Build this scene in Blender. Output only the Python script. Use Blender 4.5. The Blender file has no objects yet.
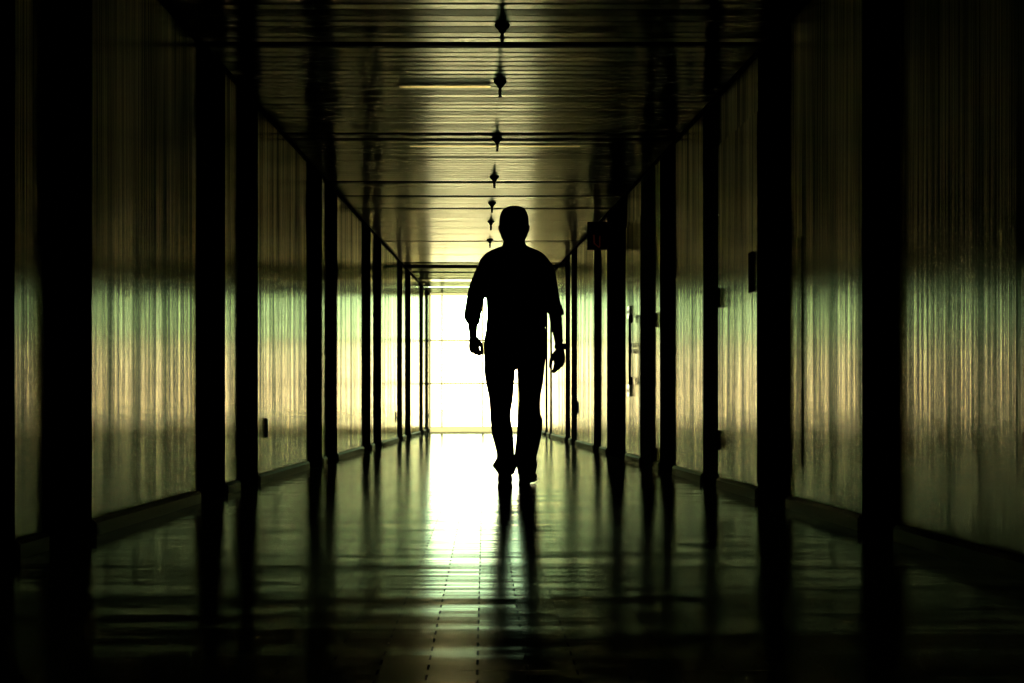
import bpy, bmesh, math, random
from mathutils import Vector, Matrix
random.seed(7)
C = bpy.context.scene.collection
SC = bpy.context.scene
F, CX, HZ, EYE = 1445.0, 484.0, 402.0, 0.54      # focal length (px), vanishing point, eye height (m)
END, BACK, CEIL = 26.0, -3.0, 2.50

def P(x, y, d):
    """world point seen at photo pixel (x, y) at distance d down the corridor"""
    return Vector(((x - CX) * d / F, d, EYE + (HZ - y) * d / F))
def wl(d): return -1.764 + 0.0298 * d            # the two walls close in slightly with distance
def wr(d): return 1.811 - 0.0360 * d

# ------------------------------------------------------------------ helpers
def link(name, bm, mat, parent=None, smooth=False):
    me = bpy.data.meshes.new(name)
    bmesh.ops.recalc_face_normals(bm, faces=bm.faces)
    bm.to_mesh(me); bm.free()
    if mat: me.materials.append(mat)
    o = bpy.data.objects.new(name, me); C.objects.link(o)
    if parent:
        o.parent = parent
        o.matrix_parent_inverse = Matrix.Translation(-parent.location)
    if smooth:
        for p in me.polygons: p.use_smooth = True
    return o
def empty(name, loc, label, cat, group=None):
    o = bpy.data.objects.new(name, None); C.objects.link(o)
    o.location = loc; o.empty_display_size = 0.1
    o['label'] = label; o['category'] = cat
    if group: o['group'] = group
    return o
def tag(o, label, cat, group=None):
    o['label'] = label; o['category'] = cat
    if group: o['group'] = group
    return o
def struct(o, label=None):
    o['kind'] = 'structure'
    if label: o['label'] = label
    return o
def prism(bm, pts, z0, z1):
    """vertical prism over a footprint polygon"""
    a = [bm.verts.new((x, y, z0)) for x, y in pts]
    b = [bm.verts.new((x, y, z1)) for x, y in pts]
    n = len(pts)
    bm.faces.new(a[::-1]); bm.faces.new(b)
    for i in range(n):
        bm.faces.new((a[i], a[(i+1) % n], b[(i+1) % n], b[i]))
    return a + b
def box(bm, x0, x1, y0, y1, z0, z1):
    return prism(bm, [(x0, y0), (x1, y0), (x1, y1), (x0, y1)], z0, z1)
def bevel(bm, w, seg=2):
    bmesh.ops.recalc_face_normals(bm, faces=bm.faces)
    bmesh.ops.bevel(bm, geom=[e for e in bm.edges], offset=w, segments=seg, affect='EDGES', profile=0.6, clamp_overlap=True)
def lathe(bm, prof, center, axis=Vector((0, 0, 1)), n=20):
    axis = axis.normalized()
    u = axis.orthogonal().normalized(); v = axis.cross(u)
    rings = []
    for r, h in prof:
        c = center + axis * h
        rings.append([bm.verts.new(c + (u * math.cos(t) + v * math.sin(t)) * r) for t in [2*math.pi*i/n for i in range(n)]])
    for a, b in zip(rings, rings[1:]):
        for i in range(n): bm.faces.new((a[i], a[(i+1) % n], b[(i+1) % n], b[i]))
    bm.faces.new(rings[0][::-1]); bm.faces.new(rings[-1])
def rings_mesh(bm, rings, cap=True):
    n = len(rings[0]); R = [[bm.verts.new(p) for p in r] for r in rings]
    for a, b in zip(R, R[1:]):
        for i in range(n): bm.faces.new((a[i], a[(i+1) % n], b[(i+1) % n], b[i]))
    if cap:
        for r in (R[0], R[-1]):
            c = bm.verts.new(sum((v.co for v in r), Vector()) / n)
            for i in range(n): bm.faces.new((r[i], r[(i+1) % n], c))
def ell(c, u, v, n=24, p=2.0):
    out = []
    for i in range(n):
        t = 2*math.pi*i/n; a, b = math.cos(t), math.sin(t)
        out.append(c + u * math.copysign(abs(a)**(2/p), a) + v * math.copysign(abs(b)**(2/p), b))
    return out
def spline(rows, m):
    """Catmull-Rom through rows of numbers"""
    out = []; n = len(rows)
    for i in range(n - 1):
        p0, p1, p2, p3 = rows[max(i-1, 0)], rows[i], rows[i+1], rows[min(i+2, n-1)]
        for k in range(m):
            t = k / m
            out.append([0.5*(2*b+(c-a)*t+(2*a-5*b+4*c-d)*t*t+(3*b-a-3*c+d)*t**3) for a, b, c, d in zip(p0, p1, p2, p3)])
    out.append(list(rows[-1])); return out
def tube(bm, pts, n=16, m=4):
    """pts: rows (x, y, z, r_side, r_other); round tube along them, r_side is measured across x"""
    rows = spline([list(p) for p in pts], m)
    c = [Vector(r[:3]) for r in rows]; rings = []
    for i, r in enumerate(rows):
        t = (c[min(i+1, len(c)-1)] - c[max(i-1, 0)]).normalized()
        ref = Vector((1, 0, 0)) if abs(t.x) < 0.85 else Vector((0, 0, 1))
        u = (ref - t * ref.dot(t)).normalized(); v = t.cross(u)
        rings.append(ell(c[i], u * max(r[3], 1e-4), v * max(r[4], 1e-4), n))
    t0 = (c[0] - c[1]).normalized(); t1 = (c[-1] - c[-2]).normalized()
    def dome(i, t, s):
        r = rows[i]; k = min(r[3], r[4]); o = []
        for a in (35, 65, 82):
            q = math.radians(a); cc = c[i] + t * k * math.sin(q)
            o.append([cc + (p - c[i]) * math.cos(q) for p in rings[i]])
        return o
    full = dome(0, t0, 0)[::-1] + rings + dome(-1, t1, 0)
    rings_mesh(bm, full)
def slices(bm, rows, m=3, n=32, p=2.3):
    """rows (y_px, x_left_px, x_right_px, distance, half_depth): horizontal elliptical slices of a body"""
    rings = []
    for y, xl, xr, d, b in spline(rows, m):
        a, c = P(xl, y, d), P(xr, y, d)
        rings.append(ell((a + c) / 2, Vector(((c.x - a.x) / 2, 0, 0)), Vector((0, b, 0)), n, p))
    rings_mesh(bm, rings)
def melt(name, bm, mat, parent, voxel, it=4, fac=0.5):
    """fuse overlapping shells into one continuous smooth surface"""
    o = link(name, bm, mat)
    r = o.modifiers.new('r', 'REMESH'); r.mode = 'VOXEL'; r.voxel_size = voxel; r.use_smooth_shade = True
    s = o.modifiers.new('s', 'SMOOTH'); s.iterations = it; s.factor = fac
    dg = bpy.context.evaluated_depsgraph_get()
    me = bpy.data.meshes.new_from_object(o.evaluated_get(dg))
    o.modifiers.clear(); o.data = me; me.name = name
    for p in me.polygons: p.use_smooth = True
    if parent:
        o.parent = parent; o.matrix_parent_inverse = Matrix.Translation(-parent.location)
    return o

# ------------------------------------------------------------------ materials
class M:
    def __init__(s, name):
        s.m = bpy.data.materials.new(name); s.m.use_nodes = True
        s.t = s.m.node_tree; s.n = s.t.nodes; s.b = s.n['Principled BSDF']
    def new(s, kind, **kw):
        n = s.n.new(kind)
        for k, v in kw.items(): setattr(n, k, v)
        return n
    def l(s, a, b): s.t.links.new(a, b)
    def set(s, **kw):
        for k, v in kw.items(): s.b.inputs[k.replace('_', ' ')].default_value = v
        return s
    def math(s, op, a, b=None, c=None):
        n = s.new('ShaderNodeMath', operation=op)
        for i, v in enumerate((a, b, c)):
            if v is None: continue
            if isinstance(v, (int, float)): n.inputs[i].default_value = v
            else: s.l(v, n.inputs[i])
        return n.outputs[0]
    def xyz(s):
        g = s.new('ShaderNodeNewGeometry'); x = s.new('ShaderNodeSeparateXYZ')
        s.l(g.outputs['Position'], x.inputs[0]); return x.outputs
    def comb(s, a, b, c):
        n = s.new('ShaderNodeCombineXYZ')
        for i, v in enumerate((a, b, c)):
            if isinstance(v, (int, float)): n.inputs[i].default_value = v
            else: s.l(v, n.inputs[i])
        return n.outputs[0]
    def noise(s, vec, scale, detail=3, rough=0.5):
        n = s.new('ShaderNodeTexNoise'); s.l(vec, n.inputs['Vector'])
        n.inputs['Scale'].default_value = scale; n.inputs['Detail'].default_value = detail
        n.inputs['Roughness'].default_value = rough
        return n.outputs['Fac']
    def ramp(s, f, *stops):
        r = s.new('ShaderNodeValToRGB'); s.l(f, r.inputs[0]); e = r.color_ramp.elements
        while len(e) < len(stops): e.new(0.5)
        for q, (p, c) in zip(e, stops): q.position = p; q.color = (*c, 1) if len(c) == 3 else c
        return r.outputs[0]
    def maprange(s, f, a, b, c, d):
        n = s.new('ShaderNodeMapRange'); s.l(f, n.inputs[0])
        for i, v in enumerate((a, b, c, d)): n.inputs[i+1].default_value = v
        return n.outputs[0]
    def bump(s, h, strength, dist):
        n = s.new('ShaderNodeBump'); s.l(h, n.inputs['Height'])
        n.inputs['Strength'].default_value = strength; n.inputs['Distance'].default_value = dist
        s.l(n.outputs[0], s.b.inputs['Normal']); return n
    def along(s, aniso):          # brushed / streaked so that light smears along the corridor
        s.l(s.comb(0, 1, 0), s.b.inputs['Tangent']); s.b.inputs['Anisotropic'].default_value = aniso
def sheen(k, tangent, rough, aniso, gcol, dcol, fac, normal=None):
    """worn varnish / satin metal: a diffuse base under a short-tailed directional gloss"""
    k.n.remove(k.b)
    g = k.new('ShaderNodeBsdfAnisotropic', distribution='BECKMANN'); d = k.new('ShaderNodeBsdfDiffuse'); m = k.new('ShaderNodeMixShader')
    k.l(k.comb(*tangent), g.inputs['Tangent']); g.inputs['Anisotropy'].default_value = aniso
    for v, sk in ((rough, g.inputs['Roughness']), (gcol, g.inputs['Color']), (dcol, d.inputs['Color']), (fac, m.inputs[0])):
        if isinstance(v, (int, float)): sk.default_value = v
        elif isinstance(v, tuple): sk.default_value = (*v, 1)
        else: k.l(v, sk)
    if normal is not None: k.l(normal, g.inputs['Normal'])
    k.l(d.outputs[0], m.inputs[1]); k.l(g.outputs[0], m.inputs[2]); k.l(m.outputs[0], k.n['Material Output'].inputs[0])
def flat(name, col, rough=0.5, spec=0.5, metal=0.0):
    return M(name).set(Base_Color=(*col, 1), Roughness=rough, Specular_IOR_Level=spec, Metallic=metal).m

# walls: varnished board with vertical streaks
w = M('streaked_wall_board')
X, Y, Z = w.xyz()
streak = w.noise(w.comb(0, w.math('MULTIPLY', Y, 26.0), w.math('MULTIPLY', Z, 0.28)), 1.0, 5, 0.62)
fine = w.noise(w.comb(0, w.math('MULTIPLY', Y, 90.0), w.math('MULTIPLY', Z, 0.5)), 1.0, 3, 0.6)
broad = w.noise(w.comb(0, w.math('MULTIPLY', Y, 5.0), w.math('MULTIPLY', Z, 0.35)), 1.0, 2, 0.5)
wb = w.new('ShaderNodeBump'); w.l(w.math('ADD', streak, w.math('MULTIPLY', fine, 0.3)), wb.inputs['Height'])
wb.inputs['Strength'].default_value = 0.28; wb.inputs['Distance'].default_value = 0.012
mixs = w.math('ADD', w.math('MULTIPLY', streak, 0.5), w.math('MULTIPLY', broad, 0.5))
sheen(w, (0, 0, 1), w.maprange(mixs, 0.36, 0.64, 0.27, 0.24), 0.53,
      w.ramp(w.math('ADD', w.math('MULTIPLY', mixs, 0.55), w.math('MULTIPLY', fine, 0.45)), (0.435, (0.05, 0.062, 0.042)), (0.575, (0.42, 0.39, 0.285))),
      (0.03, 0.034, 0.02), 0.9, wb.outputs[0])
M_WALL = w.m

# floor: glossy small blocks in running bond, open end joints
f = M('glossy_floor_blocks')
X, Y, Z = f.xyz()
row = f.math('FLOOR', f.math('DIVIDE', Y, 0.055))
odd = f.math('MODULO', f.math('ADD', row, 2000), 2.0)
xs = f.math('ADD', f.math('DIVIDE', f.math('ADD', X, 10.0157), 0.2), f.math('MULTIPLY', odd, 0.5))
fx = f.math('FRACT', xs); fy = f.math('FRACT', f.math('DIVIDE', f.math('ADD', Y, 100), 0.055))
jx = f.math('LESS_THAN', fx, 0.024); jy = f.math('LESS_THAN', fy, 0.06)
tile = f.new('ShaderNodeTexWhiteNoise', noise_dimensions='2D')
f.l(f.comb(f.math('FLOOR', xs), row, 0), tile.inputs['Vector'])
crs = f.noise(f.comb(f.math('MULTIPLY', X, 0.25), f.math('MULTIPLY', Y, 5.0), 0), 1.0, 6, 0.75)
wob = f.noise(f.comb(f.math('MULTIPLY', X, 1.3), f.math('MULTIPLY', Y, 1.1), 3), 1.0, 2, 0.5)
ny = f.math('ADD', f.math('MULTIPLY', f.math('SUBTRACT', crs, 0.5), 0.14), f.math('MULTIPLY', f.math('SUBTRACT', tile.outputs['Value'], 0.5), 0.015))
nx = f.math('MULTIPLY', f.math('SUBTRACT', wob, 0.5), 0.012)
nn = f.new('ShaderNodeVectorMath', operation='NORMALIZE'); f.l(f.comb(nx, ny, 1.0), nn.inputs[0])
lw = f.new('ShaderNodeFresnel'); lw.inputs[0].default_value = 1.18; f.l(nn.outputs[0], lw.inputs['Normal'])
keep = f.math('MULTIPLY', 0.44, f.math('SUBTRACT', 1.0, f.math('MULTIPLY', jx, 0.92)))
keep = f.math('MULTIPLY', keep, f.math('SUBTRACT', 1.0, f.math('MULTIPLY', jy, 0.08)))
sheen(f, (0, 1, 0), 0.165, 0.28, (1.0, 0.98, 0.86), f.ramp(jx, (0.0, (0.035, 0.036, 0.024)), (1.0, (0.003, 0.003, 0.003))),
      f.math('MULTIPLY', lw.outputs[0], keep), nn.outputs[0])
M_FLOOR = f.m

# ceiling slats: satin metal strip
c = M('satin_ceiling_strip')
X, Y, Z = c.xyz()
cn = c.noise(c.comb(c.math('MULTIPLY', X, 0.6), c.math('MULTIPLY', Y, 9.0), 0), 1.0, 3)
sheen(c, (1, 0, 0), c.maprange(cn, 0.3, 0.7, 0.28, 0.34), 0.55, (0.37, 0.352, 0.265), (0.015, 0.02, 0.014), 0.95)
M_CEIL = c.m
c2 = M('dull_far_ceiling_strip')
sheen(c2, (1, 0, 0), 0.3, 0.5, (0.085, 0.09, 0.055), (0.02, 0.022, 0.014), 0.9)  # far slats: darker, duller colour than the rest
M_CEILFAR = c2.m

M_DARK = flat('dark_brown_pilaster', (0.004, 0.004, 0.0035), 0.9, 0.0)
M_JAMB = flat('dark_painted_jamb', (0.02, 0.03, 0.022), 0.6, 0.0)
kb = M('dark_varnished_baseboard')
sheen(kb, (0, 0, 1), 0.30, 0.5, (0.035, 0.035, 0.025), (0.01, 0.015, 0.01), 0.9)
M_BASE = kb.m
ks = M('pale_glint_strip')
sheen(ks, (1, 0, 0), 0.52, 0.0, (0.95, 0.78, 0.42), (0.3, 0.25, 0.14), 0.8)  # warm pale colour makes the added strips read as a bright reflection
M_STRIP = ks.m
kp = M('bright_plate_metal')
sheen(kp, (0, 0, 1), 0.42, 0.0, (1.0, 0.98, 0.92), (0.6, 0.58, 0.5), 0.7)
M_PLATE = kp.m
M_BLACK = flat('black_metal', (0.006, 0.006, 0.006), 0.6, 0.0)
M_STEEL = flat('pale_plate', (0.75, 0.74, 0.68), 0.35, 0.5, 0.3)
M_PLENUM = flat('plenum_black', (0.01, 0.01, 0.01), 0.9, 0.0)
M_PAVE = flat('pale_paving', (0.88, 0.74, 0.50), 0.8, 0.3)
M_SPRINK = flat('dark_bronze', (0.006, 0.006, 0.005), 0.6, 0.0)
M_SIGN = flat('sign_housing', (0.006, 0.005, 0.006), 0.6, 0.0)
sr = M('sign_red'); sr.set(Base_Color=(0.30, 0.04, 0.02, 1), Roughness=0.5)
sr.b.inputs['Emission Color'].default_value = (1.0, 0.16, 0.06, 1); sr.b.inputs['Emission Strength'].default_value = 0.007
M_SIGNRED = sr.m
M_SKIN = flat('skin', (0.30, 0.17, 0.11), 0.6, 0.2)
M_HAIR = flat('dark_hair', (0.008, 0.007, 0.006), 0.8, 0.1)
M_LEATHER = flat('black_leather', (0.008, 0.008, 0.008), 0.6, 0.15)
M_WATCH = flat('watch_metal', (0.02, 0.02, 0.02), 0.5, 0.2)
def cloth(name, col, sc):
    k = M(name); k.set(Base_Color=(*col, 1), Roughness=0.95, Specular_IOR_Level=0.05)
    tc = k.new('ShaderNodeTexCoord')
    k.bump(k.noise(tc.outputs['Object'], sc, 3), 0.5, 0.008); return k.m
M_SHIRT = cloth('dark_shirt_cloth', (0.018, 0.018, 0.02), 22)
M_TROUSER = cloth('black_trouser_cloth', (0.010, 0.010, 0.011), 16)

def pane_mat(name, col, gloss):
    k = M(name); k.n.remove(k.b)
    tr = k.new('ShaderNodeBsdfTransparent'); tr.inputs[0].default_value = (*col, 1)
    gl = k.new('ShaderNodeBsdfGlossy'); gl.inputs['Roughness'].default_value = 0.05
    fr = k.new('ShaderNodeFresnel'); fr.inputs[0].default_value = 1.3
    mx = k.new('ShaderNodeMixShader'); k.l(fr.outputs[0], mx.inputs[0]); k.l(tr.outputs[0], mx.inputs[1]); k.l(gl.outputs[0], mx.inputs[2])
    k.l(mx.outputs[0], k.n['Material Output'].inputs[0]); return k.m
M_GLASS = pane_mat('clear_pane', (0.97, 0.96, 0.90), 0.05)
M_GLASSG = pane_mat('green_tinted_pane', (0.90, 0.96, 0.88), 0.05)
fm = M('translucent_glare_frame'); fm.n.remove(fm.b)  # frame made translucent to imitate glare washing over the backlit bars
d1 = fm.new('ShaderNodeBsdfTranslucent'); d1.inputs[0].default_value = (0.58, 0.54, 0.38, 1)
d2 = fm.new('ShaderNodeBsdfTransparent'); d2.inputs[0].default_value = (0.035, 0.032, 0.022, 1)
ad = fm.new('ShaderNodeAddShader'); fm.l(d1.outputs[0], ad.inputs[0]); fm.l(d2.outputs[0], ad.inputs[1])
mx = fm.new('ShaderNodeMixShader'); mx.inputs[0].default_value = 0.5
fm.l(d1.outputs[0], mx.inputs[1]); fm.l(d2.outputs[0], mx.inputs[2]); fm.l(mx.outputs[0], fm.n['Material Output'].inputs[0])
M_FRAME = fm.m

# ------------------------------------------------------------------ the room
bm = bmesh.new(); box(bm, -2.3, 2.3, BACK, END, -0.1, 0.0)
struct(link('floor', bm, M_FLOOR))
for nm, fn, s in (('wall_left', wl, -1), ('wall_right', wr, 1)):
    bm = bmesh.new()
    prism(bm, [(fn(BACK), BACK), (fn(END), END), (fn(END) + s*0.12, END), (fn(BACK) + s*0.12, BACK)], 0.0, CEIL + 0.3)
    struct(link(nm, bm, M_WALL))
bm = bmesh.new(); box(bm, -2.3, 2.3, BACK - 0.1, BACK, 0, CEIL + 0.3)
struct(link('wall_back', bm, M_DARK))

# ceiling: cross-wise slats under a black plenum
bm = bmesh.new()
PITCH = 0.11
gaps = [2830/(HZ - y) for y in (47.5, 135.2, 139.0, 182, 196, 208.5, 241)]
dark_bands = [2830/(HZ - y) for y in (14, 31.5, 93, 114, 126, 157, 217, 228, 257)]
yy = BACK
k = 0
bmf = bmesh.new()
while yy < END - 0.02:
    y0, y1 = yy, min(yy + PITCH - 0.020, END)
    mid = (y0 + y1) / 2
    gap = any(abs(mid - g) < PITCH * 0.5 for g in gaps)
    if mid > 20.3 and mid < 25.4 and random.random() < 0.35: gap = True
    t = random.gauss(0, 0.016)
    if random.random() < 0.12: t += random.choice((-1, 1)) * 0.03
    if any(abs(mid - g) < PITCH * 0.5 for g in dark_bands): t -= 0.05
    if not gap:
        dz = t * (y1 - y0) / 2
        xa, xb = wl(mid), wr(mid)
        tw = random.gauss(0, 0.0012)
        pr = [(y0, CEIL - dz + 0.012), (y0, CEIL - dz + 0.002), (y0 + 0.003, CEIL - dz), (y1 - 0.003, CEIL + dz), (y1, CEIL + dz + 0.002), (y1, CEIL + dz + 0.012)]
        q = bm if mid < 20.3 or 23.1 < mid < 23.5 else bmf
        L = [q.verts.new((xa, a, b + tw)) for a, b in pr]; R = [q.verts.new((xb, a, b - tw)) for a, b in pr]
        for i in range(5): q.faces.new((L[i], L[i+1], R[i+1], R[i]))
        q.faces.new(L[::-1]); q.faces.new(R)
        q.faces.new((L[5], L[0], R[0], R[5]))
    yy += PITCH; k += 1
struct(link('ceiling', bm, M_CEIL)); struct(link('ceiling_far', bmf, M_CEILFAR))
bm = bmesh.new(); box(bm, -2.3, 2.3, BACK, END, CEIL + 0.12, CEIL + 0.3)
struct(link('ceiling_plenum', bm, M_PLENUM))

# cornice strips along both ceiling edges
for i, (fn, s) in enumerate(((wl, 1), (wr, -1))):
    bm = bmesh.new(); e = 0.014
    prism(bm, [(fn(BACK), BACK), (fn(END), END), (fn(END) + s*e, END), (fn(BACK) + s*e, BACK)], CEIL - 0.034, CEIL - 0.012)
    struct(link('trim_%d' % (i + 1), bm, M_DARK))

# ------------------------------------------------------------------ pilasters
PR = 0.006
def zl(x): return 2549.0 / (527.0 - x)
def zr(x): return 2617.0 / (x - 432.0)
LEFT = [(-30, 15), (43, 92), (197, 225), (237, 258), (307, 322), (325, 337), (362, 370.5), (373.3, 381.2), (397, 402), (405, 410.5), (419.2, 423), (425, 428)]
RIGHT = [(899, 862), (790, 758), (720, 703), (675, 660), (655, 641), (627, 607), (601, 594), (577, 571.5), (570, 565.5), (552, 550), (547.5, 545.5)]
ORD = ['nearest', 'second', 'third', 'fourth', 'fifth', 'sixth', 'seventh', 'eighth', 'ninth', 'tenth', 'eleventh', 'twelfth']
spansL, spansR = [], []
def pilaster(fn, s, z0, z1, mat, label, group):
    bm = bmesh.new()
    e = s * 0.002
    pts = [(fn(z0) + e, z0), (fn(z1) + e, z1), (fn(z1) + s*PR, z1), (fn(z0) + s*PR, z0)]
    prism(bm, pts, 0.0, CEIL - 0.013)
    bevel(bm, 0.004, 1)
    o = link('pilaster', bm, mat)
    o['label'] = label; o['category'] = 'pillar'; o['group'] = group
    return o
for i, (a, b) in enumerate(LEFT):
    z0 = zl(a); z1 = max(zl(b) * (1 - PR / 1.764), z0 + 0.12)
    spansL.append((z0, z1))
    lab = 'black full-height pilaster on the left wall, %s from the camera' % ORD[i]
    if i == 0: lab = 'black pilaster at the left picture edge, nearest on the left wall'
    if i == len(LEFT) - 1: lab = 'thin dark pilaster on the left wall, the last one before the bright glass end'
    pilaster(wl, 1, z0, z1, M_DARK, lab, 'pilasters along the left wall')
for i, (a, b) in enumerate(RIGHT):
    z0 = zr(a); z1 = max(zr(b) * (1 - PR / 1.811), z0 + 0.1)
    spansR.append((z0, z1))
    lab = 'black full-height pilaster on the right wall, %s from the camera' % ORD[i]
    m = M_DARK
    if i == 2: lab = 'dark green-grey door jamb pilaster on the right wall with hinges and a small plate'; m = M_JAMB
    if i == 4: lab = 'dark grey jamb pilaster just before the door with the long pull bar'; m = M_JAMB
    if i == 5: lab = 'widest black pilaster on the right wall, carrying the small hanging sign'
    if i == len(RIGHT) - 1: lab = 'thin dark pilaster on the right wall, last before the bright glass end'
    pilaster(wr, -1, z0, z1, m, lab, 'pilasters along the right wall')

# baseboards between the pilasters
def baseboard(name, fn, s, spans):
    bm = bmesh.new(); z = BACK
    for a, b in spans + [(END - 0.02, END)]:
        if a - z > 0.03:
            e, t = 0.024, 0.065
            z0, z1 = z + 0.003, a - 0.003
            sec = [(0, 0), (e, 0), (e, t - 0.015), (e - 0.014, t), (0, t)]
            A = [bm.verts.new((fn(z0) + s*q, z0, h)) for q, h in sec]; B = [bm.verts.new((fn(z1) + s*q, z1, h)) for q, h in sec]
            for i in range(5): bm.faces.new((A[i], A[(i+1) % 5], B[(i+1) % 5], B[i]))
            bm.faces.new(A); bm.faces.new(B[::-1])
        z = b
    struct(link(name, bm, M_BASE))
baseboard('baseboard_left', wl, 1, spansL)
baseboard('baseboard_right', wr, -1, spansR)

# ------------------------------------------------------------------ doors on the right wall
def door(name, z0, z1):
    bm = bmesh.new(); t = 0.012
    prism(bm, [(wr(z0) - 0.001, z0), (wr(z1) - 0.001, z1), (wr(z1) - t, z1), (wr(z0) - t, z0)], 0.09, 2.15)
    o = link(name, bm, M_WALL); struct(o); return o
d1 = door('door_1', spansR[4][1] + 0.006, spansR[5][0] - 0.006)
# vertical pull bar with end plates
def onwall(x, y, off=0.0):
    d = zr(x); return d, wr(d) - off, EYE + (HZ - y) * d / F
dh = zr(631)
xw = wr(dh) - 0.013; dr = zr(635.4)
zt, zb = EYE + (HZ - 306) * dh / F, EYE + (HZ - 396) * dh / F
bm = bmesh.new(); tube(bm, [(xw - 0.026, dr, zt - 0.11, .011, .011), (xw - 0.026, dr, (zt + zb)/2, .011, .011), (xw - 0.026, dr, zb + 0.11, .011, .011)], 12, 2)
ph = link('pull_bar', bm, M_BLACK, d1, True)
for zc in (zt - 0.135, zb + 0.135):
    bm = bmesh.new(); box(bm, xw - 0.036, xw, dr - 0.02, dr + 0.02, zc - 0.035, zc + 0.035); bevel(bm, 0.005)
    link('bracket', bm, M_BLACK, d1)
for zc in (zt - 0.055, zb + 0.05):
    bm = bmesh.new(); box(bm, xw - 0.012, xw, dh - 0.09, dh + 0.09, zc - 0.055, zc + 0.055); bevel(bm, 0.002)
    pl = link('end_plate', bm, M_PLATE, d1); pl['label'] = 'pale metal fixing plate'
    bm = bmesh.new(); lathe(bm, [(0.014, 0), (0.014, 0.006), (0.008, 0.008)], Vector((xw - 0.012, dh - 0.005, zc)), Vector((-1, 0, 0)), 14)
    link('screw', bm, M_BLACK, d1)
for q in (346, 352):
    zc = EYE + (HZ - q) * dh / F
    bm = bmesh.new(); lathe(bm, [(0.022, 0), (0.022, 0.02), (0.018, 0.026)], Vector((xw, dr + 0.1, zc)), Vector((-1, 0, 0)), 16)
    link('lock_cylinder', bm, M_BLACK, d1, True)
def hinges(door_o, d, ys, fn=wr):
    for y in ys:
        zc = EYE + (HZ - y) * d / F
        bm = bmesh.new(); c0 = Vector((fn(d) - 0.017, d, zc))
        lathe(bm, [(0.008, -0.062), (0.013, -0.056), (0.013, 0.056), (0.008, 0.062)], c0, n=12)
        box(bm, c0.x, fn(d) - 0.002, d - 0.004, d + 0.004, zc - 0.05, zc + 0.05)
        link('hinge', bm, M_BLACK, door_o)
hinges(d1, spansR[4][0] - 0.016, (320, 455))
zk = EYE + (HZ - 348) * (spansR[4][1] + 0.1) / F
d2 = door('door_2', spansR[1][1] + 0.006, spansR[2][0] - 0.006)
hinges(d2, spansR[2][0] - 0.02, (298, 440))

# small bright strike plate on the jamb pilaster
d = spansR[2][0]; zc = EYE + (HZ - 215) * d / F
bm = bmesh.new(); box(bm, wr(d) - PR - 0.006, wr(d) - 0.002, d - 0.010, d - 0.001, zc - 0.006, zc + 0.006); bevel(bm, 0.001, 1)
o = tag(link('strike_plate', bm, M_STEEL), 'small pale metal plate high on the dark green-grey door jamb', 'plate')

# trunking on the right wall between the two nearest pilasters
da, db = zr(802), zr(794)
bm = bmesh.new()
prism(bm, [(wr(da) - .003, da), (wr(db) - .003, db), (wr(db) - 0.007, db - 0.02), (wr(da) - 0.007, da + 0.05)], EYE - 65*7.1/F, 1.35)
tag(link('cable_trunking', bm, M_WALL), 'vertical cable cover strip on the right wall beyond the nearest pilaster', 'trunking')

# dark box on the wall next to the second pilaster
db = spansR[1][1] + 0.12
bm = bmesh.new(); z0, z1 = P(0, 292, db).z, P(0, 252, db).z
box(bm, wr(db) - 0.022, wr(db) - 0.013, db - 0.05, db + 0.07, z0, z1); bevel(bm, 0.006)
o = empty('access_panel', (wr(db), db, z0), 'small black wall box beside the second right-hand pilaster', 'wall box')
link('housing', bm, M_BLACK, o)
bm = bmesh.new(); box(bm, wr(db) - 0.025, wr(db) - 0.021, db - 0.03, db + 0.05, z0 + 0.09, z1 - 0.03)
link('cover', bm, M_SIGN, o)

# low dark wall sockets
def socket(fn, s, d, h, hh, label):
    o = empty('wall_socket', (fn(d), d, h), label, 'socket', 'low wall sockets')
    bm = bmesh.new(); x0, x1 = sorted((fn(d) + s*0.002, fn(d) + s*0.009)); box(bm, x0, x1, d - 0.04, d + 0.04, h - hh, h + hh); bevel(bm, 0.002)
    link('back_box', bm, M_BLACK, o)
    bm = bmesh.new(); x0, x1 = sorted((fn(d) + s*0.008, fn(d) + s*0.012)); box(bm, x0, x1, d - 0.035, d + 0.035, h - hh*0.8, h + hh*0.8); bevel(bm, 0.003)
    link('face_plate', bm, M_BLACK, o)
socket(wl, 1, zl(265.5), 0.365, 0.065, 'dark socket low on the left wall panel after the fourth pilaster')
socket(wl, 1, zl(395.6), 0.335, 0.075, 'dark socket low on the left wall, far along, just before the ninth pilaster')
socket(wr, -1, zr(578.3), 0.47, 0.08, 'dark socket low on the right wall by the eighth pilaster')
socket(wl, 1, 25.85, 0.29, 0.04, 'tiny dark socket low at the far left beside the bright glass end')

# ------------------------------------------------------------------ exit sign on the wide pilaster
ds = spansR[5][1] - 0.25
xa = (587.3 - CX) * ds / F; xb = wr(ds) - PR
zb_, zt_ = P(0, 250, ds).z, P(0, 222, ds).z
o = empty('hanging_sign', (xb, ds, zb_), 'small dark hanging sign with a dim red mark, projecting from the widest right pilaster', 'sign')
bm = bmesh.new(); box(bm, xa, xb - 0.03, ds - 0.03, ds + 0.03, zb_, zt_); bevel(bm, 0.008)
link('housing', bm, M_SIGN, o)
bm = bmesh.new(); box(bm, xb - 0.031, xb - 0.001, ds - 0.02, ds + 0.02, zb_ + 0.05, zt_ - 0.05)
link('bracket', bm, M_BLACK, o)
bm = bmesh.new(); yq = ds - 0.034
def bar(x0, y0, x1, y1, r):
    a, b = P(x0, y0, ds), P(x1, y1, ds); a.y = b.y = yq
    tube(bm, [(a.x, a.y, a.z, r, r*0.4), (b.x, b.y, b.z, r, r*0.4)], 8, 1)
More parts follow.
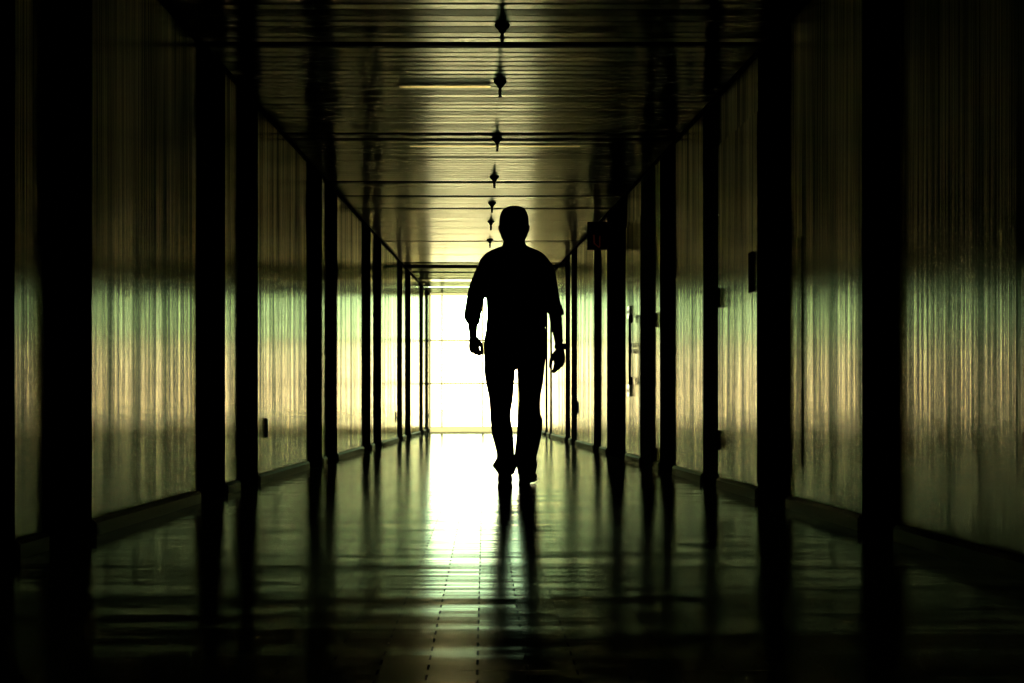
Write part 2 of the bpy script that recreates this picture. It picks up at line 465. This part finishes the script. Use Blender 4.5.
bar(593.6, 235.5, 594.0, 243.5, 0.0085); bar(594.0, 243.8, 599.2, 248.0, 0.006); bar(599.6, 236.5, 599.4, 246.8, 0.0065)
mk = link('red_mark', bm, M_SIGNRED, o); mk['label'] = 'dim red mark on the sign face'

# ------------------------------------------------------------------ sprinklers down the middle of the ceiling
SP = [(502.3, 24.5), (500.2, 80.8), (497.2, 138), (494.4, 176.5), (492, 202.5), (491, 221), (490, 239.5)]
SLAB = ['nearest, at the top of the picture', 'second nearest', 'third nearest, in the dark ceiling gap', 'fourth nearest', 'fifth nearest', 'sixth nearest', 'farthest, just left of the walking man']
def sprinkler(x, d, label):
    o = empty('ceiling_sprinkler', (x, d, CEIL), 'dark pendant sprinkler head hanging from the slatted ceiling, ' + label, 'sprinkler', 'sprinkler heads along the ceiling')
    c = Vector((x, d, CEIL))
    bm = bmesh.new(); lathe(bm, [(0.012, 0.010), (0.038, 0.004), (0.040, -0.004), (0.036, -0.014), (0.022, -0.028), (0.016, -0.040), (0.010, -0.046)], c, n=24)
    link('escutcheon', bm, M_SPRINK, o, True)
    bm = bmesh.new(); lathe(bm, [(0.009, -0.044), (0.008, -0.060), (0.006, -0.095)], c, n=12)
    for s in (-1, 1):
        tube(bm, [(x + s*0.006, d, CEIL - 0.052, .002, .002), (x + s*0.011, d, CEIL - 0.07, .002, .002), (x + s*0.004, d, CEIL - 0.096, .002, .002)], 6, 2)
    link('stem', bm, M_SPRINK, o, True)
    bm = bmesh.new(); lathe(bm, [(0.010, -0.094), (0.013, -0.096), (0.013, -0.099), (0.004, -0.101)], c, n=16)
    link('deflector', bm, M_SPRINK, o)
for (x, y), lb in zip(SP, SLAB):
    d = 2832 / (HZ - y)
    sprinkler((x - CX) * d / F, d, lb)

# a loose ceiling strip, added and tilted to stand in for a bright reflection, and a second one
def glint(d, x0, x1, tilt, wd, label):
    bm = bmesh.new(); dz = wd * math.tan(tilt)
    for (ya, za, yb, zb) in ((d - wd/2, CEIL - 0.005 - dz, d + wd/2, CEIL - 0.005),):
        v = [bm.verts.new(q) for q in ((x0, ya, za), (x1, ya, za), (x1, yb, zb), (x0, yb, zb))]
        u = [bm.verts.new(q.co + Vector((0, 0, -0.0015))) for q in v]
        bm.faces.new(v); bm.faces.new(u[::-1])
        for i in range(4): bm.faces.new((v[i], v[(i+1) % 4], u[(i+1) % 4], u[i]))
    tag(link('glint_ceiling_strip', bm, M_STRIP), label, 'ceiling strip', 'loose ceiling strips')
glint(2830/(HZ - 85.5), (399.5 - CX)*8.94/F, 0.04, 0.085, 0.095, 'bright loose ceiling strip added as a reflected streak, left of the second nearest sprinkler')
glint(2830/(HZ - 145.5), (410 - CX)*11.03/F, (580 - CX)*11.03/F, 0.062, 0.05, 'faintly lit loose ceiling strip added as a reflected streak, just past the dark ceiling gap')

# ------------------------------------------------------------------ the glazed end
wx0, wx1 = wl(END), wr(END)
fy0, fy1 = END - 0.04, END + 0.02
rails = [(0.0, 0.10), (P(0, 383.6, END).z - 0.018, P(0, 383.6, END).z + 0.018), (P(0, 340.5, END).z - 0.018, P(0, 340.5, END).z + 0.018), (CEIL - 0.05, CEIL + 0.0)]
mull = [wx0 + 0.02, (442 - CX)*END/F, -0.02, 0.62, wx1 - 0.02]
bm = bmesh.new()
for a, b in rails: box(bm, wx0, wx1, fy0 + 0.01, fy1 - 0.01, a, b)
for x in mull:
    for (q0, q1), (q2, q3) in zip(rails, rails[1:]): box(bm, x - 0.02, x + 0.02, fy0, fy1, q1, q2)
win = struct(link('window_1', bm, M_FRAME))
for i in range(4):
    for j in range(3):
        bm = bmesh.new(); box(bm, mull[i] + 0.021, mull[i+1] - 0.021, END - 0.012, END - 0.006, rails[j][1] + 0.001, rails[j+1][0] - 0.001)
        p = link('pane', bm, M_GLASSG if j == 2 else M_GLASS, win)
        if j == 2: p['label'] = 'green tinted upper pane'
# paving outside
bm = bmesh.new(); box(bm, -40, 40, END + 0.02, END + 80, -0.12, -0.02)
struct(link('ground_outside', bm, M_PAVE))

# ------------------------------------------------------------------ the walking man (seen from behind, walking towards the light)
man = empty('person', (0.19, 9.4, 0.0), 'man in a rolled-sleeve shirt and dark trousers walking away down the corridor, in silhouette', 'person')
def pt(x, y, d, r1, r2=None):
    v = P(x, y, d); return (v.x, v.y, v.z, r1, r2 or r1)
D = 9.42; S = D / F

def hand(bm, wrist, d, n, w, curl, tcurl, s=1.0):
    """palm and five fingers: d = along the hand, n = palm side, w = thumb side"""
    d = d.normalized(); w = (w - d * w.dot(d)).normalized(); n = (n - d * n.dot(d) - w * n.dot(w)).normalized()
    def ring(t, hw, ht, off=0.0):
        return ell(wrist + d * t * s + n * off, w * hw * s, n * ht * s, 16, 2.6)
    rings_mesh(bm, [ring(-0.03, 0.024, 0.020), ring(0.0, 0.026, 0.018), ring(0.025, 0.034, 0.018), ring(0.055, 0.040, 0.016), ring(0.082, 0.040, 0.014), ring(0.092, 0.034, 0.010)])
    for i, (o, L, r) in enumerate(((0.030, 0.074, .0088), (0.010, 0.083, .0092), (-0.011, 0.077, .0088), (-0.030, 0.060, .0078))):
        p = wrist + d * (0.084 - 0.004 * abs(i - 1)) * s + w * o * s
        a = 0.0; pts = [p - d * 0.02 * s]; rr = [r * 1.08]
        pts.append(p); rr.append(r * 1.08)
        for q, (fr, cv) in enumerate(zip((0.45, 0.30, 0.25), curl)):
            a += math.radians(cv + i * 3)
            p = p + (d * math.cos(a) + n * math.sin(a)) * L * fr * s
            pts.append(p.copy()); rr.append(r * (1.0, 0.92, 0.8)[q])
        tube(bm, [(*v, q * s, q * s) for v, q in zip(pts, rr)], 10, 2)
    p = wrist + d * 0.018 * s + w * 0.022 * s + n * 0.006
    q1 = p + (d * 0.80 + w * 0.44 + n * 0.35).normalized() * 0.042 * s
    q2 = q1 + (d * 0.9 + w * 0.02 + n * (0.25 + tcurl)).normalized() * 0.034 * s
    q3 = q2 + (d * 0.95 - w * 0.02 + n * (0.2 + tcurl)).normalized() * 0.026 * s
    tube(bm, [(*p, .0145*s, .0145*s), (*q1, .0125*s, .0125*s), (*q2, .0108*s, .0108*s), (*q3, .0085*s, .0085*s)], 10, 3)

# body: head, neck, trunk, arms, hands, legs in one continuous skin
bm = bmesh.new()
head = [(208.6, 508, 519, D - .005, .055), (210, 505.2, 522.5, D - .005, .078), (213, 502.2, 525.4, D - .005, .094), (218, 500.6, 527.4, D, .103),
        (224, 500.3, 528.0, D, .105), (230, 500.2, 527.9, D + .002, .103), (235, 500.5, 527.7, D + .010, .096), (239, 502.0, 525.8, D + .018, .084), (242.5, 504.0, 523.9, D + .030, .064), (244.5, 509, 519, D + .04, .035)]
slices(bm, head, 3, 28, 2.1)
tube(bm, [pt(514, 236, D - .01, .066, .062), pt(514, 243, D - .012, .0735, .066), pt(514, 249, D - .015, .076, .070), pt(514, 256, D - .01, .10, .075)], 20, 3)
cxh = P(514, 226, D)
def blob(c, rx, ry, rz):
    rr = []
    for i in range(1, 8):
        t = math.pi * i / 8
        rr.append(ell(c + Vector((0, 0, rz * math.cos(t))), Vector((rx * math.sin(t), 0, 0)), Vector((0, ry * math.sin(t), 0)), 14))
    rings_mesh(bm, rr)
for s in (-1, 1):     # ears, brow, eyes
    e = P(514 + s * 14.2, 230, D - .005)
    rr = []
    for h, a, b in ((.032, .005, .010), (.026, .008, .019), (.012, .010, .021), (-.008, .008, .017), (-.022, .005, .012), (-.032, .003, .007)):
        rr.append(ell(e + Vector((s * (0.003 + min(h, 0) * 0.35), 0, h)), Vector((a, s * -a * 0.5, 0)), Vector((0, b, 0)), 12))
    rings_mesh(bm, rr)
    blob(Vector((cxh.x + s*.034, D + .090, cxh.z + .004)), .014, .013, .009)
    blob(Vector((cxh.x + s*.034, D + .093, cxh.z + .020)), .026, .012, .007)
    blob(Vector((cxh.x + s*.047, D + .070, cxh.z - .03)), .022, .022, .018)
nz = cxh.z
tube(bm, [(cxh.x, D + .096, nz + .010, .008, .008), (cxh.x, D + .112, nz - .016, .011, .010), (cxh.x, D + .122, nz - .034, .015, .012)], 10, 3)
for s in (-1, 1): blob(Vector((cxh.x + s*.013, D + .108, nz - .038)), .009, .010, .008)
blob(Vector((cxh.x, D + .098, nz - .064)), .024, .010, .006); blob(Vector((cxh.x, D + .096, nz - .074)), .021, .010, .006)
blob(Vector((cxh.x, D + .084, nz - .098)), .028, .022, .018)
# trunk, kept just inside the clothes
slices(bm, [(250, 500, 528, D, .06), (257, 490, 540, D, .085), (275, 488, 542, D, .105), (305, 492, 540, D, .105), (330, 494, 537, D, .10), (346, 494, 536, D, .085), (356, 498, 532, D, .05)], 2, 20)
for pts in ([pt(488, 272, 9.41, .040), pt(478.6, 292, 9.42, .040), pt(473.5, 315, 9.46, .036), pt(472.8, 324, 9.50, .033), pt(473.0, 331, 9.56, .028), pt(473.3, 338, 9.61, .0245)],
            [pt(543, 272, 9.39, .040), pt(549.5, 292, 9.36, .040), pt(555, 314, 9.33, .040), pt(556.3, 325, 9.28, .038), pt(558.2, 336, 9.23, .030), pt(559, 345, 9.19, .0255), pt(559.3, 349, 9.18, .0245)]):
    tube(bm, pts, 16, 4)
hand(bm, P(473.4, 337, 9.61), Vector((0.06, 0.28, -1)), Vector((0.55, -0.85, 0)), Vector((0.85, 0.55, 0)), (34, 44, 28), 0.0, 1.0)
hand(bm, P(559.8, 349, 9.18), Vector((-0.03, -0.18, -1)), Vector((-0.62, -0.78, 0)), Vector((-0.78, 0.62, 0)), (14, 22, 18), 0.0, 1.08)
for pts in ([pt(501, 354, 9.40, .066), pt(501, 385, 9.36, .065), pt(500.6, 414, 9.30, .048), pt(502.5, 440, 9.15, .045), pt(505, 458, 9.05, .036), pt(505.2, 466, 9.01, .036)],
            [pt(529, 354, 9.41, .066), pt(530, 385, 9.47, .065), pt(529.5, 414, 9.55, .048), pt(528, 440, 9.56, .045), pt(526, 462, 9.53, .036), pt(525, 472, 9.53, .036)]):
    tube(bm, pts, 16, 3)
melt('body', bm, M_SKIN, man, 0.0042, 3)

for s in (-1, 1):
    bm = bmesh.new(); bmesh.ops.create_uvsphere(bm, u_segments=14, v_segments=10, radius=.0105)
    bmesh.ops.translate(bm, verts=bm.verts, vec=(cxh.x + s*.034, D + .0945, cxh.z + .006))
    link('eye', bm, M_HAIR, man, True)
# hair cap
bm = bmesh.new()
slices(bm, [(206.6, 509, 519, D - .012, .050), (207.6, 506.2, 521.8, D - .012, .070), (209, 503.8, 524.6, D - .012, .085), (212, 501.3, 526.8, D - .012, .098), (217, 499.7, 528.3, D - .014, .102),
            (223, 499.2, 528.8, D - .022, .098), (229, 499.7, 528.3, D - .034, .086), (234, 500.2, 527.9, D - .048, .068), (238, 501.7, 526.2, D - .056, .050), (241, 503.4, 524.4, D - .062, .036)], 3, 28, 2.15)
melt('hair', bm, M_HAIR, man, 0.005, 2)

# shirt
bm = bmesh.new()
T = 9.40
slices(bm, [(245.5, 504, 524.5, T, .070), (248.3, 496, 532, T, .084), (252, 488, 540.5, T, .100), (257, 482.2, 546.4, T, .114), (264, 478.2, 550.8, T, .124), (275, 478.5, 551, T, .130),
            (288, 485.8, 548, T, .132), (303, 486.6, 547.3, T, .132), (316, 487.2, 546.5, T, .130), (323, 486.2, 546.2, T, .134), (327, 486.3, 545.6, T, .134), (330, 488.5, 543.5, T, .124)], 3, 40, 2.5)
tube(bm, [pt(486.8, 266.5, 9.40, .057, .068), pt(484.0, 274, 9.40, .062, .068), pt(477.8, 288, 9.41, .057, .066), pt(474.6, 303, 9.43, .057, .062), pt(473.0, 313, 9.46, .054, .058), pt(472.2, 317.5, 9.48, .050, .053)], 20, 4)
tube(bm, [pt(543.2, 266.5, 9.40, .057, .068), pt(545.8, 274, 9.39, .062, .068), pt(548.8, 288, 9.37, .060, .066), pt(551.6, 301, 9.35, .056, .060), pt(554.6, 309.5, 9.33, .050, .055)], 20, 4)
shirt = melt('shirt', bm, M_SHIRT, man, 0.0065, 4)
shirt['label'] = 'dark shirt with rolled sleeves'
# rolled cuffs
def cuff(c0, c1, r0, r1, tilt):
    bm = bmesh.new(); ax = (c1 - c0).normalized()
    u = (Vector((1, 0, tilt)) - ax * Vector((1, 0, tilt)).dot(ax) * 0.0).normalized(); v = Vector((0, 1, 0)) - ax * ax.y; v.normalize()
    def rg(t, r, rb): return ell(c0.lerp(c1, t), u * r, v * rb, 24)
    rings_mesh(bm, [rg(-0.4, r0 * .86, r0 * .9), rg(0, r0, r0), rg(0.5, (r0 + r1) / 2, r0), rg(1.0, r1, r0), rg(1.05, r1 * .92, r0 * .92), rg(0.8, r1 * .78, r0 * .8)])
    return link('rolled_cuff', bm, M_SHIRT, shirt, True)
cuff(P(472.6, 313, 9.46), P(471.8, 319.5, 9.49), .057, .0555, -0.42)
cuff(P(554.2, 306, 9.34), P(556.0, 313.0, 9.32), .051, .0525, 0.0)
bm = bmesh.new()   # collar
rings_mesh(bm, [ell(P(514, 249.5, D - .01), Vector((.098, 0, .004)), Vector((0, .080, -.016)), 28), ell(P(514, 246.4, D - .01), Vector((.080, 0, .004)), Vector((0, .076, -.016)), 28), ell(P(514, 242.8, D - .01), Vector((.070, 0, 0)), Vector((0, .072, -.018)), 28),
               ell(P(514, 242.6, D - .01), Vector((.066, 0, 0)), Vector((0, .068, -.018)), 28), ell(P(514, 246.4, D - .01), Vector((.068, 0, 0)), Vector((0, .070, -.016)), 28)], False)
link('collar', bm, M_SHIRT, shirt, True)

# trousers
bm = bmesh.new()
slices(bm, [(326.5, 488.5, 543.5, T, .118), (331, 486.0, 545.3, T, .126), (338, 484.3, 546.3, T, .130), (348, 483.8, 546.4, T, .130), (358, 484.2, 545.6, T, .124), (365, 484.8, 545, T, .108), (369, 487, 543, T, .09)], 3, 40, 2.4)
slices(bm, [(356, 484.2, 515, 9.40, .105), (372, 484.2, 515.2, 9.39, .100), (385, 486.2, 514.0, 9.37, .094), (400, 489.0, 513.0, 9.33, .086), (414, 490.0, 510.6, 9.30, .080), (420, 490.4, 511.0, 9.27, .078),
            (434, 491.8, 513.0, 9.20, .077), (446, 495.0, 513.8, 9.12, .074), (455, 496.8, 514.6, 9.07, .070), (460, 495.8, 516.4, 9.04, .072), (465.5, 492.4, 517.2, 9.01, .078), (470, 495.6, 515.4, 9.0, .074), (474.5, 498.4, 513.4, 9.0, .062)], 3, 28, 2.2)
slices(bm, [(356, 515, 545.6, 9.40, .105), (372, 517.3, 544.4, 9.43, .100), (385, 518.4, 542.6, 9.47, .094), (400, 519.0, 540.2, 9.51, .086), (412, 518.0, 540.4, 9.55, .080), (421, 517.6, 542.8, 9.56, .080),
            (430, 517.0, 542.0, 9.57, .078), (442, 516.0, 540.2, 9.56, .076), (454, 514.6, 537.4, 9.54, .074), (459, 514.6, 536.4, 9.53, .074), (464, 516.0, 537.6, 9.53, .080), (469, 517.2, 536.6, 9.53, .080), (475, 518.0, 535.6, 9.54, .068)], 3, 28, 2.2)
tr = melt('trousers', bm, M_TROUSER, man, 0.006, 4)
bm = bmesh.new()
rings_mesh(bm, [ell((P(486, y, T) + P(545.5, y, T)) / 2, Vector((29.9 * T / F * k, 0, 0)), Vector((0, .130 * k, 0)), 40, 2.4) for y, k in ((332.5, 1.0), (332.5, 1.012), (326.8, 0.985), (326.8, 0.965))], False)
link('belt', bm, M_LEATHER, tr, True)

# shoes
def shoe(path, sole, sl):
    bm = bmesh.new(); tube(bm, path, 20, 4)
    for a in sole[1]: tube(bm, a, 16, 3)
    s = melt('shoe', bm, M_LEATHER, man, 0.0055, 3)
    bm = bmesh.new()
    rows = spline(sole[0], 4); rings = []
    for x, y, z, r, t in rows: rings.append([Vector((x - r, y, z)), Vector((x + r, y, z)), Vector((x + r * .97, y, z + t)), Vector((x - r * .97, y, z + t))])
    rings_mesh(bm, rings)
    link('sole', bm, M_LEATHER, s)
    return s
xl = .131
shoe([(xl, 8.985, .128, .030, .028), (xl, 9.00, .112, .037, .040), (xl, 9.07, .085, .042, .044), (xl + .002, 9.15, .052, .048, .042), (xl + .003, 9.21, .037, .045, .030), (xl + .003, 9.255, .026, .030, .017)],
     ([(xl, 8.972, .112, .024, .014), (xl, 9.0, .083, .036, .016), (xl, 9.07, .042, .038, .012), (xl + .002, 9.15, 0.0, .049, .012), (xl + .003, 9.22, 0.0, .045, .012), (xl + .003, 9.268, .002, .028, .012)],
      [[(xl + .001, 9.0, .185, .040, .042), (xl, 9.01, .14, .041, .048), (xl, 9.03, .105, .040, .05)]]), None)
xr = .262
shoe([(xr, 9.475, .050, .028, .030), (xr + .002, 9.50, .048, .038, .040), (xr + .014, 9.58, .054, .040, .046), (xr + .034, 9.66, .052, .047, .042), (xr + .052, 9.72, .048, .045, .032), (xr + .068, 9.775, .046, .029, .018)],
     ([(xr, 9.462, .010, .026, .02), (xr + .002, 9.50, 0.0, .038, .02), (xr + .014, 9.58, .006, .040, .016), (xr + .034, 9.66, .010, .048, .012), (xr + .052, 9.73, .018, .045, .011), (xr + .069, 9.787, .030, .027, .010)],
      [[(xr + .008, 9.53, .135, .040, .045), (xr + .006, 9.53, .10, .041, .05), (xr + .006, 9.53, .07, .040, .05)]]), None)

# wristwatch on the hand to the right
wc = P(559.2, 346.4, 9.185)
bm = bmesh.new(); lathe(bm, [(.027, -.011), (.031, -.011), (.031, .011), (.027, .011)], wc, Vector((0.03, -0.18, -1)), 24)
wt = link('wristwatch', bm, M_WATCH, man, True)
bm = bmesh.new(); lathe(bm, [(.019, 0), (.020, .004), (.018, .012), (.014, .014)], wc + Vector((.029, 0, 0)), Vector((1, -0.1, 0.05)), 20)
link('watch_case', bm, M_WATCH, wt)

# ------------------------------------------------------------------ light: the sky beyond the glass
wd = bpy.data.worlds.new('sky'); SC.world = wd; wd.use_nodes = True
nt = wd.node_tree; bg = nt.nodes['Background']; bg.inputs[1].default_value = 30.0
tcw = nt.nodes.new('ShaderNodeTexCoord'); sxw = nt.nodes.new('ShaderNodeSeparateXYZ'); rw = nt.nodes.new('ShaderNodeValToRGB')
nt.links.new(tcw.outputs['Generated'], sxw.inputs[0]); nt.links.new(sxw.outputs[2], rw.inputs[0]); nt.links.new(rw.outputs[0], bg.inputs[0])
er = rw.color_ramp.elements          # hazy warm horizon under a greener, dimmer sky
for q, (p_, c_) in zip([er[0], er[1]] + [er.new(0.5) for _ in range(3)], ((0.0, (1.0, .86, .60)), (1.0, (.30, .40, .32)), (0.022, (1.0, .90, .62)), (0.052, (.66, .79, .52)), (0.085, (.36, .52, .36)))):
    q.position = p_; q.color = (*c_, 1)
pl = bpy.data.lights.new('daylight_portal', 'AREA'); pl.shape = 'RECTANGLE'; pl.size = wx1 - wx0; pl.size_y = CEIL
pl.cycles.is_portal = True
po = bpy.data.objects.new('daylight_portal', pl); C.objects.link(po)
po.location = ((wx0 + wx1) / 2, END + 0.03, CEIL / 2); po.rotation_euler = (-math.pi / 2, 0, 0)

# ------------------------------------------------------------------ camera and view
cam = bpy.data.cameras.new('camera'); cam.sensor_width = 36; cam.lens = F / 1024 * 36
cam.shift_x = (512 - CX) / 1024; cam.shift_y = (HZ - 341.5) / 1024
cam.clip_start = 0.05; cam.clip_end = 300
co = bpy.data.objects.new('camera', cam); C.objects.link(co)
co.location = (0, 0, EYE); co.rotation_euler = (math.pi / 2, 0, 0)
SC.camera = co
vs = SC.view_settings
vs.view_transform = 'Standard'; vs.look = 'None'; vs.exposure = 0.0; vs.gamma = 1.0; vs.use_curve_mapping = False
SC.cycles.max_bounces = 10; SC.cycles.glossy_bounces = 6; SC.cycles.transparent_max_bounces = 12
SC.cycles.sample_clamp_indirect = 12.0; SC.cycles.caustics_reflective = True
